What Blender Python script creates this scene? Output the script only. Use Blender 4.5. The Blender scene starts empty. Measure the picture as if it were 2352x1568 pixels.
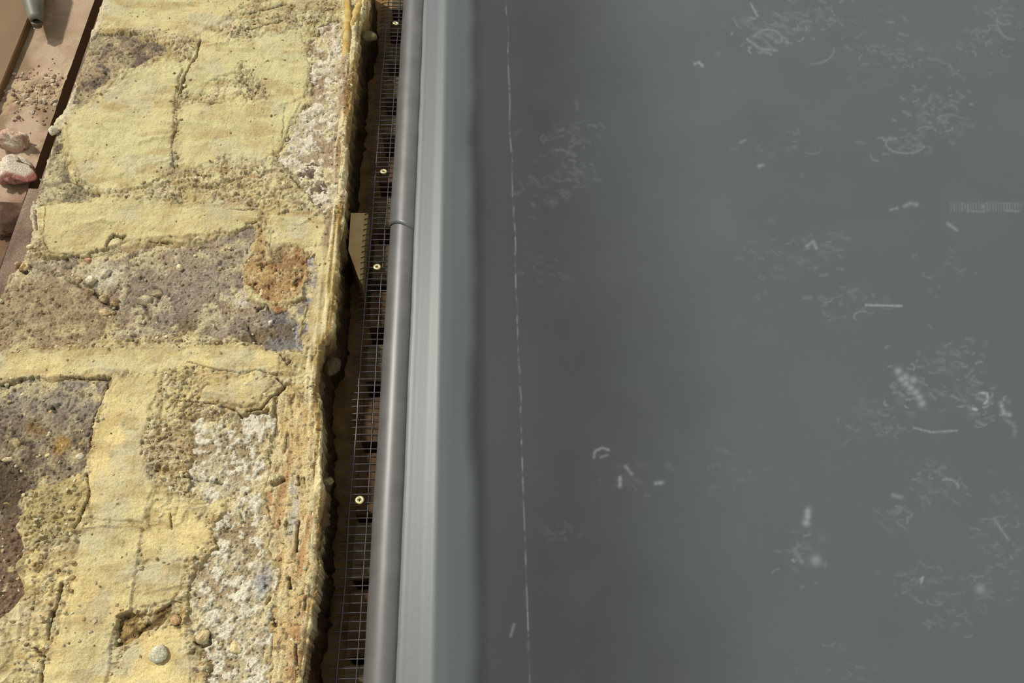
import bpy, math, random
import numpy as np
from mathutils import Matrix, Vector
random.seed(7)

# ------------------------------------------------------------------ camera
W, HH, F = 2352.0, 1568.0, 1800.0
CAM_H = 0.83
def _n(v): v = np.array(v, float); return v/np.linalg.norm(v)
YC = _n((-101, 3220, -F)); XC = _n((1, 0, -101/F)); ZC = np.cross(XC, YC)
R3 = np.array([XC, YC, ZC])                      # world <- camera
cam_d = bpy.data.cameras.new('camera'); cam = bpy.data.objects.new('camera', cam_d)
bpy.context.scene.collection.objects.link(cam)
M = Matrix([list(R3[i])+[[0, 0, CAM_H][i]] for i in range(3)]+[[0, 0, 0, 1]])
cam.matrix_world = M
cam_d.sensor_width = 36; cam_d.lens = F/W*36; cam_d.clip_start = .02; cam_d.clip_end = 200
bpy.context.scene.camera = cam
# ------------------------------------------------------------------ light
SUN_AZ, SUN_EL = math.radians(143), math.radians(46)     # azimuth from +X towards +Y
world = bpy.data.worlds.new('sky'); bpy.context.scene.world = world; world.use_nodes = True
wn = world.node_tree.nodes; bg = wn['Background']
sky = wn.new('ShaderNodeTexSky'); sky.sky_type = 'NISHITA'; sky.sun_disc = False
sky.sun_elevation = SUN_EL; sky.sun_rotation = math.radians(90)-SUN_AZ
hz = wn.new('ShaderNodeMix'); hz.data_type = 'RGBA'; hz.inputs['Factor'].default_value = .78      # thin bright haze over the blue
hz.inputs['B'].default_value = (6.3, 6.3, 6.1, 1)
world.node_tree.links.new(sky.outputs[0], hz.inputs['A']); world.node_tree.links.new(hz.outputs['Result'], bg.inputs[0]); bg.inputs[1].default_value = 0.085
sd = bpy.data.lights.new('sun', 'SUN'); sd.energy = 3.3; sd.angle = math.radians(3.0); sd.color = (1, .95, .86)
so = bpy.data.objects.new('sun', sd); bpy.context.scene.collection.objects.link(so)
sv = Vector((math.cos(SUN_EL)*math.cos(SUN_AZ), math.cos(SUN_EL)*math.sin(SUN_AZ), math.sin(SUN_EL)))
so.rotation_euler = sv.to_track_quat('Z', 'Y').to_euler(); so.location = sv*3
vs = bpy.context.scene.view_settings
vs.view_transform = 'Standard'; vs.look = 'None'; vs.gamma = 1; vs.exposure = 0.22
vs.use_curve_mapping = False

# ------------------------------------------------------------------ helpers
COL = bpy.context.scene.collection
def P(px, py, z=0.0):
    px = np.asarray(px, float); py = np.asarray(py, float)
    d = np.stack([px-W/2, HH/2-py, np.full(np.broadcast(px, py).shape, -F)+0*px], -1) @ R3.T
    t = (z-CAM_H)/d[..., 2]
    return d[..., 0]*t, d[..., 1]*t
def PX(xm, z=0.0): return float(P(xm, 784., z)[0])
def PY(py, z=0.0): return float(P(1176., py, z)[1])
def proj(x, y, z):
    v = np.stack([x, y, z-CAM_H+0*x], -1) @ R3
    return W/2 + F*v[..., 0]/-v[..., 2], HH/2 - F*v[..., 1]/-v[..., 2]
_rng = np.random.RandomState(5)
_T = _rng.rand(256, 256)
def vnoise(x, y):
    xi = np.floor(x).astype(int); yi = np.floor(y).astype(int)
    fx = x-xi; fy = y-yi; fx = fx*fx*(3-2*fx); fy = fy*fy*(3-2*fy)
    a = _T[xi & 255, yi & 255]; b = _T[(xi+1) & 255, yi & 255]
    c = _T[xi & 255, (yi+1) & 255]; d = _T[(xi+1) & 255, (yi+1) & 255]
    return (a+(b-a)*fx)*(1-fy)+(c+(d-c)*fx)*fy
def fbm(x, y, mm, oc=4, seed=0, sx=1, sy=1, gain=.5):
    """fractal noise 0..1, coordinates in metres, mm = size of the largest feature"""
    r = 0; a = 1; s = 0; f = 1000/mm
    for o in range(oc):
        r = r+a*vnoise(x*f*sx+seed*17.3+o*5.1, y*f*sy+seed*9.7+o*3.3); s += a; a *= gain; f *= 2.03
    return r/s
def worley(x, y, mm, seed=0):
    f = 1000/mm; x = x*f+seed*31; y = y*f+seed*13
    xi = np.floor(x).astype(int); yi = np.floor(y).astype(int)
    d1 = np.full(x.shape, 9.); d2 = np.full(x.shape, 9.); idv = np.zeros(x.shape)
    for i in (-1, 0, 1):
        for j in (-1, 0, 1):
            cx = xi+i; cy = yi+j
            r1 = _T[cx & 255, cy & 255]; r2 = _T[(cx+97) & 255, (cy+41) & 255]
            d = np.hypot(cx+r1-x, cy+r2-y)
            nw = d < d1
            d2 = np.where(nw, d1, np.minimum(d2, d)); idv = np.where(nw, _T[(cx+11) & 255, (cy+77) & 255], idv)
            d1 = np.where(nw, d, d1)
    return d1, d2, idv
def ss(a, b, x):
    t = np.clip((x-a)/(b-a), 0, 1); return t*t*(3-2*t)
def mix(a, b, t):
    if np.ndim(a) > np.ndim(t) or np.ndim(b) > np.ndim(t): t = t[..., None]
    return a+(b-a)*t
def lin(r, g, b):
    c = np.array([r, g, b], float)/255
    return np.where(c <= .04045, c/12.92, ((c+.055)/1.055)**2.4)
def sdf(poly, px, py, pad=60):
    """signed distance to polygon in photo-plane units, negative inside"""
    poly = np.array(poly, float); out = np.full(px.shape, float(pad))
    m = (px > poly[:, 0].min()-pad) & (px < poly[:, 0].max()+pad) & (py > poly[:, 1].min()-pad) & (py < poly[:, 1].max()+pad)
    x = px[m]; y = py[m]; d = np.full(x.shape, 1e9); ins = np.zeros(x.shape, bool)
    for i in range(len(poly)):
        ax, ay = poly[i]; bx, by = poly[(i+1) % len(poly)]
        ex, ey = bx-ax, by-ay; L = ex*ex+ey*ey+1e-9
        t = np.clip(((x-ax)*ex+(y-ay)*ey)/L, 0, 1)
        d = np.minimum(d, np.hypot(x-ax-ex*t, y-ay-ey*t))
        c = (ay > y) != (by > y)
        ins ^= c & (x < ex*(y-ay)/(ey if ey else 1e-9)+ax)
    out[m] = np.minimum(np.where(ins, -d, d), pad); return out
def linedist(pts, px, py, pad=30):
    out = np.full(px.shape, 1e3)
    for (ax, ay), (bx, by) in zip(pts[:-1], pts[1:]):
        m = (px > min(ax, bx)-pad) & (px < max(ax, bx)+pad) & (py > min(ay, by)-pad) & (py < max(ay, by)+pad)
        ex, ey = bx-ax, by-ay; L = ex*ex+ey*ey+1e-9
        t = np.clip(((px[m]-ax)*ex+(py[m]-ay)*ey)/L, 0, 1)
        out[m] = np.minimum(out[m], np.hypot(px[m]-ax-ex*t, py[m]-ay-ey*t))
    return out

def link(name, me, mat=None, parent=None):
    o = bpy.data.objects.new(name, me); COL.objects.link(o)
    if mat is not None and me is not None and not me.materials: me.materials.append(mat)
    if parent is not None: o.parent = parent
    return o
def thing(name, label=None, cat=None, loc=(0, 0, 0), group=None, kind=None):
    o = bpy.data.objects.new(name, None); COL.objects.link(o); o.location = loc; o.empty_display_size = .01
    return tag(o, label, cat, group, kind)
def tag(o, label=None, cat=None, group=None, kind=None):
    for k, v in (('label', label), ('category', cat), ('group', group), ('kind', kind)):
        if v: o[k] = v
    return o
def npmesh(name, V, Fq, colr=None, smooth=True):
    """V (n,3), Fq (m,3|4) int -> mesh"""
    V = np.ascontiguousarray(V, dtype=np.float32); Fq = np.ascontiguousarray(Fq, dtype=np.int32)
    me = bpy.data.meshes.new(name); k = Fq.shape[1]; n = len(Fq)
    me.vertices.add(len(V)); me.vertices.foreach_set('co', V.ravel())
    me.loops.add(n*k); me.loops.foreach_set('vertex_index', Fq.ravel())
    me.polygons.add(n); me.polygons.foreach_set('loop_start', np.arange(0, n*k, k, dtype=np.int32))
    try: me.polygons.foreach_set('loop_total', np.full(n, k, dtype=np.int32))
    except Exception: pass
    me.polygons.foreach_set('use_smooth', np.full(n, smooth, dtype=bool))
    me.update(calc_edges=True)
    if colr is not None:
        a = me.color_attributes.new('Col', 'FLOAT_COLOR', 'POINT')
        c = np.ones((len(V), 4), np.float32); c[:, :3] = np.clip(colr, 0, 1); a.data.foreach_set('color', c.ravel())
    return me
def gridfaces(nr, nc, base=0):
    i = np.arange(nr-1)[:, None]*nc+np.arange(nc-1)[None, :]
    f = np.stack([i, i+1, i+nc+1, i+nc], -1).reshape(-1, 4)
    return f+base
def pymesh(name, V, Fs, smooth=False):
    me = bpy.data.meshes.new(name); me.from_pydata([tuple(v) for v in V], [], [tuple(f) for f in Fs]); me.update()
    if smooth: me.polygons.foreach_set('use_smooth', [True]*len(me.polygons))
    return me
def boxm(name, x0, x1, y0, y1, z0, z1, bev=.001):
    import bmesh
    bm = bmesh.new(); bmesh.ops.create_cube(bm, size=1)
    for v in bm.verts:
        v.co = Vector((x0+(v.co.x+.5)*(x1-x0), y0+(v.co.y+.5)*(y1-y0), z0+(v.co.z+.5)*(z1-z0)))
    if bev: bmesh.ops.bevel(bm, geom=bm.edges[:], offset=bev, segments=1, affect='EDGES')
    me = bpy.data.meshes.new(name); bm.to_mesh(me); bm.free(); return me

# ------------------------------------------------------------------ materials
def mat_new(name):
    m = bpy.data.materials.new(name); m.use_nodes = True
    nt = m.node_tree; return m, nt, nt.nodes['Principled BSDF']
def add_bump(nt, b, layers, dist=.001):
    """layers: list of (scale, strength)"""
    tc = nt.nodes.new('ShaderNodeNewGeometry'); prev = None
    for sc, st, det in layers:
        n = nt.nodes.new('ShaderNodeTexNoise'); n.inputs['Scale'].default_value = sc; n.inputs['Detail'].default_value = det
        nt.links.new(tc.outputs['Position'], n.inputs['Vector'])
        bp = nt.nodes.new('ShaderNodeBump'); bp.inputs['Strength'].default_value = st; bp.inputs['Distance'].default_value = dist
        nt.links.new(n.outputs['Fac'], bp.inputs['Height'])
        if prev: nt.links.new(prev.outputs[0], bp.inputs['Normal'])
        prev = bp
    nt.links.new(prev.outputs[0], b.inputs['Normal'])
def mat_attr(name, rough=.9, spec=.2, layers=((900, .6, 4),), dist=.0012, var=.35, vscale=700):
    m, nt, b = mat_new(name)
    at = nt.nodes.new('ShaderNodeAttribute'); at.attribute_name = 'Col'
    g = nt.nodes.new('ShaderNodeNewGeometry')
    n = nt.nodes.new('ShaderNodeTexNoise'); n.inputs['Scale'].default_value = vscale; n.inputs['Detail'].default_value = 3
    nt.links.new(g.outputs['Position'], n.inputs['Vector'])
    mr = nt.nodes.new('ShaderNodeMapRange'); mr.inputs[1].default_value = .3; mr.inputs[2].default_value = .7
    mr.inputs[3].default_value = 1-var; mr.inputs[4].default_value = 1+var
    nt.links.new(n.outputs['Fac'], mr.inputs[0])
    vm = nt.nodes.new('ShaderNodeVectorMath'); vm.operation = 'MULTIPLY'
    nt.links.new(at.outputs['Color'], vm.inputs[0]); nt.links.new(mr.outputs[0], vm.inputs[1])
    nt.links.new(vm.outputs[0], b.inputs['Base Color'])
    b.inputs['Roughness'].default_value = rough; b.inputs['Specular IOR Level'].default_value = spec
    if layers: add_bump(nt, b, layers, dist)
    return m
def mat_noise(name, c1, c2, scale=60, rough=.8, spec=.3, metal=0, stretch=(1, 1, 1), bump=.4, dist=.0008, k=.8):
    m, nt, b = mat_new(name)
    g = nt.nodes.new('ShaderNodeTexCoord'); mp = nt.nodes.new('ShaderNodeMapping'); mp.inputs['Scale'].default_value = stretch
    n = nt.nodes.new('ShaderNodeTexNoise'); n.inputs['Scale'].default_value = scale; n.inputs['Detail'].default_value = 6
    gg = nt.nodes.new('ShaderNodeNewGeometry')
    nt.links.new(gg.outputs['Position'], mp.inputs[0]); nt.links.new(mp.outputs[0], n.inputs['Vector'])
    cr = nt.nodes.new('ShaderNodeValToRGB'); cr.color_ramp.elements[0].position = .35; cr.color_ramp.elements[1].position = .65
    cr.color_ramp.elements[0].color = (*(lin(*c1)*k), 1); cr.color_ramp.elements[1].color = (*(lin(*c2)*k), 1)
    nt.links.new(n.outputs['Fac'], cr.inputs[0]); nt.links.new(cr.outputs[0], b.inputs['Base Color'])
    b.inputs['Roughness'].default_value = rough; b.inputs['Specular IOR Level'].default_value = spec; b.inputs['Metallic'].default_value = metal
    if bump:
        bp = nt.nodes.new('ShaderNodeBump'); bp.inputs['Strength'].default_value = bump; bp.inputs['Distance'].default_value = dist
        nt.links.new(n.outputs['Fac'], bp.inputs['Height']); nt.links.new(bp.outputs[0], b.inputs['Normal'])
    return m

M_mortar = mat_attr('sandy mortar', .92, .12, ((330, .9, 4), (1300, .8, 3)), .0011, .16, 620)
M_stone = mat_attr('weathered stone', .9, .2, ((500, .7, 4), (1500, .6, 2)), .0014, .30, 600)
M_rubber = mat_attr('grey rubber', .46, .5, ((160, .10, 3), (1500, .12, 2)), .0005, .04, 900)
M_trim = mat_noise('dark grey plastic', (94, 94, 91), (104, 104, 100), 30, .42, .5, bump=.12, dist=.0005)
M_wire = mat_noise('black plastic wire', (56, 52, 52), (76, 70, 70), 200, .4, .5, bump=0)
M_wood = mat_noise('weathered timber', (78, 66, 46), (112, 96, 68), 60, .85, .2, stretch=(1, 8, 1))
M_woodd = mat_noise('brown timber', (72, 52, 34), (98, 74, 48), 60, .85, .2, stretch=(1, 1, 6))
M_pale = mat_noise('pale timber', (196, 164, 110), (216, 188, 128), 40, .85, .2)
M_brass = mat_noise('brass', (236, 214, 150), (250, 236, 180), 300, .28, .5, metal=.85, bump=0, k=1)
M_dark = mat_noise('dark recess', (30, 26, 16), (44, 38, 22), 300, .6, .3, bump=0)
M_soil = mat_noise('brown rubble fill', (120, 92, 56), (156, 124, 80), 40, .95, .1, bump=.8, dist=.004)

# ------------------------------------------------------------------ photo regions (plan of the wall head)
ZT = .030
STONES = [  # name label, polygon, colours (three), style
 dict(key='s1', col=((134, 116, 92), (176, 156, 122), (120, 106, 92)), style='rough', label='grey-brown rough stone',
      poly=[(212, 82), (290, 78), (350, 92), (385, 108), (398, 124), (330, 150), (270, 165), (240, 192), (225, 205), (205, 238), (165, 246), (158, 205), (172, 150), (186, 110)]),
 dict(key='s2', col=((150, 138, 108), (122, 108, 88), (196, 182, 140)), style='rough', label='olive grey rough stone edge',
      poly=[(118, 302), (140, 300), (152, 350), (160, 400), (178, 428), (232, 452), (200, 462), (80, 470), (78, 440), (98, 370)]),
 dict(key='s3', col=((208, 194, 158), (176, 154, 120), (234, 224, 196)), style='crust', label='whitish crusted stone',
      poly=[(775, 45), (792, 100), (782, 200), (770, 300), (768, 400), (772, 470), (735, 482), (690, 432), (672, 398), (640, 372), (650, 340), (668, 290), (712, 235), (718, 175), (706, 120), (735, 70)]),
 dict(key='s3b', col=((118, 100, 84), (98, 84, 72), (140, 124, 106)), style='rough', label='purple-brown stone chip',
      poly=[(722, 378), (742, 396), (748, 430), (738, 468), (712, 470), (704, 440), (672, 434), (668, 426), (692, 420), (684, 396)]),
 dict(key='s4', col=((168, 150, 122), (148, 134, 114), (200, 186, 150)), style='dirt', label='broad grey stone with brown dirt',
      poly=[(-90, 690), (0, 648), (45, 590), (90, 585), (150, 592), (262, 572), (330, 562), (400, 558), (500, 540), (580, 522), (592, 545), (566, 600), (560, 650), (572, 690), (600, 700), (640, 708), (700, 690), (698, 760), (688, 806), (650, 812), (600, 795), (540, 778), (430, 768), (300, 772), (190, 790), (100, 800), (-90, 815)]),
 dict(key='s5', col=((188, 154, 104), (164, 126, 82), (200, 174, 124)), style='pitted', label='orange sandstone patch',
      poly=[(588, 520), (604, 530), (618, 556), (632, 572), (660, 568), (708, 575), (706, 612), (698, 650), (690, 680), (672, 690), (660, 708), (640, 716), (612, 692), (580, 672), (562, 650), (566, 610), (582, 580)]),
 dict(key='s6', col=((156, 152, 148), (180, 172, 166), (136, 130, 126)), style='strata', label='blue-grey layered slate edge',
      poly=[(708, 596), (724, 585), (724, 640), (716, 700), (712, 760), (694, 812), (680, 812), (688, 760), (697, 700), (700, 650)]),
 dict(key='s7', col=((148, 134, 110), (130, 114, 94), (168, 152, 118)), style='dirt', label='dark grey-brown corner stone',
      poly=[(-200, 900), (0, 880), (60, 868), (140, 870), (250, 864), (246, 890), (232, 930), (215, 970), (208, 1040), (192, 1088), (150, 1106), (90, 1120), (52, 1180), (40, 1215), (62, 1262), (40, 1300), (52, 1360), (20, 1420), (-200, 1520)]),
 dict(key='s8', col=((202, 188, 150), (168, 148, 112), (230, 222, 194)), style='crust', label='white-crusted stone',
      poly=[(428, 952), (500, 960), (560, 958), (612, 940), (628, 955), (616, 1000), (616, 1100), (600, 1130), (622, 1200), (612, 1260), (640, 1310), (624, 1400), (618, 1480), (612, 1620), (470, 1620), (486, 1530), (462, 1480), (430, 1440), (440, 1350), (452, 1300), (500, 1262), (492, 1212), (520, 1150), (470, 1160), (436, 1130), (430, 1080), (440, 1020)]),
 dict(key='s9', col=((210, 182, 126), (192, 152, 104), (222, 200, 148)), style='fibre', label='orange-tan streaked stone edge',
      poly=[(640, 892), (668, 884), (704, 928), (728, 962), (736, 1050), (726, 1200), (732, 1300), (716, 1420), (696, 1520), (690, 1620), (612, 1620), (618, 1480), (624, 1400), (640, 1310), (612, 1260), (624, 1200), (606, 1130), (618, 1100), (618, 1000), (628, 950)]),
 dict(key='s10', col=((150, 126, 74), (118, 96, 60), (170, 144, 90)), style='rough', label='pitted brown stone in a hollow',
      poly=[(268, 1450), (276, 1420), (300, 1408), (350, 1408), (400, 1386), (424, 1388), (404, 1412), (368, 1434), (330, 1450), (292, 1482), (268, 1492)]),
]
PADS = [  # smooth trowelled pads of mortar
 ([(150, 255), (240, 222), (330, 160), (398, 136), (420, 160), (404, 220), (400, 300), (396, 400), (330, 432), (250, 446), (190, 420), (160, 360), (146, 300)], .0022),
 ([(98, 475), (220, 455), (390, 470), (560, 470), (600, 500), (560, 530), (420, 545), (300, 552), (250, 575), (150, 586), (104, 560)], .0016),
 ([(262, 870), (370, 868), (350, 930), (330, 1020), (350, 1120), (330, 1200), (220, 1190), (206, 1120), (220, 1010)], .0012),
 ([(190, 1215), (250, 1206), (330, 1212), (316, 1300), (300, 1400), (262, 1450), (246, 1568), (240, 1640), (80, 1640), (120, 1520), (150, 1420), (180, 1320)], .0022),
 ([(478, 888), (560, 868), (632, 872), (600, 925), (560, 938), (470, 915)], .0018),
 ([(330, 1300), (430, 1290), (420, 1350), (400, 1378), (300, 1400), (300, 1350)], .0014),
 ([(300, 1490), (400, 1436), (430, 1470), (440, 1540), (430, 1640), (250, 1640), (256, 1560)], .0018),
 ([(236, 0), (240, -60), (700, -60), (560, 20), (440, 90), (330, 72), (236, 70)], .0010),
 ([(470, 110), (560, 95), (690, 70), (716, 140), (700, 220), (640, 250), (560, 150), (480, 190), (440, 240), (426, 180)], .0012),
 ([(420, 240), (540, 240), (690, 236), (640, 350), (600, 372), (520, 360), (420, 400), (404, 330)], .0013),
 ([(720, 580), (740, 500), (780, 520), (776, 640), (768, 760), (730, 800), (714, 780), (722, 680)], .0010),
 ([(620, 490), (700, 500), (740, 480), (760, 560), (700, 566), (640, 560)], .0018),
 ([(0, 810), (250, 800), (560, 792), (640, 812), (640, 850), (380, 850), (250, 862), (0, 872)], .0006),
 ([(330, 1220), (470, 1190), (490, 1240), (430, 1290), (320, 1290)], .0006),
]
ROUGHS = [ # crumbly zones (polygon, strength)
 ([(540, 130), (640, 120), (650, 215), (560, 225), (530, 190)], 1.0),
 ([(230, 70), (430, 60), (460, 100), (400, 190), (340, 140), (230, 100)], .8),
 ([(400, 380), (690, 370), (740, 500), (500, 460), (400, 440)], .8),
 ([(230, 430), (420, 410), (440, 460), (260, 465)], .7),
 ([(240, 500), (310, 500), (310, 560), (240, 570)], .8),
 ([(370, 835), (480, 830), (470, 950), (400, 990), (360, 930)], .9),
 ([(320, 960), (470, 960), (560, 1060), (540, 1160), (420, 1140), (330, 1100)], 1.0),
 ([(0, 760), (640, 760), (640, 812), (300, 800), (0, 830)], .8),
 ([(60, 1120), (200, 1110), (170, 1260), (80, 1330), (50, 1260), (40, 1180)], .9),
 ([(60, 1340), (130, 1340), (100, 1540), (40, 1560)], .6),
 ([(420, 1390), (500, 1400), (500, 1560), (430, 1560)], .9),
 ([(560, 20), (780, 10), (780, 90), (690, 60), (560, 60)], .6),
 ([(330, 1240), (430, 1220), (430, 1290), (330, 1300)], .6),
 ([(380, 210), (440, 180), (420, 420), (380, 420)], .7),
]
CRACKS = [ # (polyline, half width, depth m)
 ([(462, 95), (457, 112), (455, 130), (446, 140), (440, 152), (426, 178), (414, 222)], 2.8, .006),
 ([(412, 225), (406, 290), (396, 350), (402, 400)], 1.5, .0009),
 ([(252, 866), (240, 905), (216, 968)], 3.2, .005), ([(216, 968), (208, 1030)], 2.5, .003),
 ([(200, 1090), (208, 1125), (192, 1180), (172, 1216)], 3.0, .005),
 ([(142, 1342), (134, 1385), (122, 1420)], 3.5, .006), ([(122, 1405), (112, 1468)], 3.5, .006),
 ([(100, 1520), (92, 1640)], 4.0, .005), ([(82, 1488), (104, 1510)], 3.5, .005),
 ([(255, 548), (290, 545)], 4.0, .005),
 ([(400, 920), (500, 930), (545, 945), (556, 960)], 2.4, .004),
 ([(565, 948), (600, 940), (632, 908), (654, 888), (636, 868)], 3.0, .005),
 ([(430, 830), (500, 850), (560, 858), (590, 848), (636, 862)], 2.0, .0018),
 ([(642, 815), (660, 838), (668, 828)], 2.2, .003),
 ([(530, 484), (592, 485)], 2.0, .0015), ([(660, 12), (560, 36)], 3.0, .003),
 ([(390, 1180), (395, 1215)], 2.6, .004), ([(548, 1175), (562, 1200)], 1.8, .003),
 ([(668, 410), (694, 432)], 2.5, .003), ([(60, 262), (210, 255)], .1, .0),
 ([(245, 870), (140, 866)], 2.2, .003), ([(0, 884), (30, 880), (52, 868)], 2.5, .003),
 ([(345, 556), (395, 560)], 2.6, .004), ([(565, 518), (590, 512)], 2.2, .003),
 ([(690, 474), (700, 472), (702, 476)], 2, .002), ([(192, 130), (228, 120)], 2.2, .003),
 ([(420, 1095), (512, 1112)], 2.0, .003), ([(560, 75), (650, 50)], 2.0, .0015),
 ([(440, 240), (510, 238)], 1.5, .001), ([(655, 250), (648, 320)], 1.6, .001), ([(105, 470), (104, 560), (112, 572)], 1.6, .0012),
 ([(100, 580), (200, 592), (262, 576)], 1.6, .001),
 ([(686, 1195), (680, 1262)], 3.2, .005), ([(664, 1325), (668, 1350)], 3.4, .006), ([(684, 1092), (686, 1110)], 3, .005), ([(698, 1096), (700, 1118)], 2.2, .004),
 ([(630, 1110), (650, 1100)], 6, .008), ([(628, 1424), (632, 1432)], 5, .007), ([(612, 1385), (620, 1370)], 3, .005),
 ([(678, 1480), (682, 1560)], 2.6, .004),
 ([(82, 485), (84, 530)], 3.5, .004),
 ([(196, 650), (222, 676), (250, 700), (270, 704)], 5.5, .003), ([(330, 704), (342, 726)], 5, .003), ([(352, 660), (366, 668), (364, 690)], 4, .003), ([(30, 598), (60, 622)], 6, .005), ([(474, 1448), (480, 1476), (462, 1486), (448, 1472)], 5, .005), ([(392, 1412), (410, 1416), (412, 1436), (396, 1438)], 3, .003),
 ([(120, 936), (126, 944)], 4, .004), ([(245, 568), (262, 540), (285, 552)], 4, .004), ([(150, 640), (190, 660)], 3, .002), ([(590, 712), (612, 700), (620, 716)], 3, .003), ([(570, 750), (590, 790)], 4, .003),
]
RIDGES = [
 ([(190, 1216), (230, 1206), (290, 1206), (336, 1214)], 5.0, .0030),
 ([(460, 112), (545, 96)], 3.5, .0020), ([(400, 12), (470, 8), (540, 2)], 3, .0012),
 ([(150, 268), (160, 350), (186, 410), (236, 444)], 4, .0016), ([(360, 378), (398, 368), (402, 350)], 3, .0015),
 ([(320, 330), (396, 318)], 3.5, .0016), ([(330, 1365), (372, 1354), (420, 1344)], 3, .0012),
 ([(84, 1190), (92, 1228), (110, 1230)], 3.5, .0020), ([(45, 1180), (60, 1230)], 3, .0015),
 ([(470, 905), (520, 912), (548, 935)], 3.5, .0020), ([(100, 555), (118, 586), (180, 592), (262, 578)], 4, .0016),
 ([(630, 500), (690, 520), (745, 478)], 4, .0022), ([(660, 880), (700, 920), (712, 940)], 4, .0018),
 ([(790, 0), (796, 60), (794, 120), (800, 180)], 5, .0030), ([(440, 420), (500, 432), (560, 425)], 3, .0012),
 ([(380, 468), (430, 474), (470, 462)], 3, .0014), ([(200, 515), (240, 505), (262, 512)], 4, .0018),
 ([(718, 1000), (724, 1100), (712, 1250), (722, 1400)], 4, .0016),
 ([(90, 1100), (120, 1094), (150, 1082)], 5, .0020), ([(290, 850), (240, 846), (200, 848)], 4, .0015),
 ([(700, 590), (702, 690), (690, 770)], 3, .0012), ([(160, 600), (200, 598)], 3, .001),
 ([(80, 1440), (84, 1490)], 5, .002), ([(40, 1330), (50, 1420), (36, 1480)], 5, .002),
]
REDGE = [(-80, 858), (0, 852), (30, 848), (55, 832), (120, 828), (180, 822), (240, 812), (300, 806), (400, 800), (500, 796), (560, 782), (650, 778), (760, 770), (790, 752), (830, 738), (900, 735), (960, 744), (1060, 742), (1110, 748), (1200, 738), (1300, 736), (1400, 724), (1480, 706), (1568, 696), (1660, 690)]
LEDGE = [(-80, 262), (0, 234), (60, 215), (150, 182), (270, 142), (285, 126), (300, 118), (312, 122), (340, 112), (400, 92), (460, 76), (490, 64), (540, 72), (575, 66), (600, 46), (640, 12), (700, -18), (800, -50), (1568, -330), (1660, -365)]
def edge_x(tbl, Y, z):
    ys = np.array([P(1176., t[0], z)[1] for t in tbl], float); xs = np.array([P(float(t[1]), float(t[0]), z)[0] for t in tbl], float)
    o = np.argsort(ys); return np.interp(Y, ys[o], xs[o])

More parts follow.
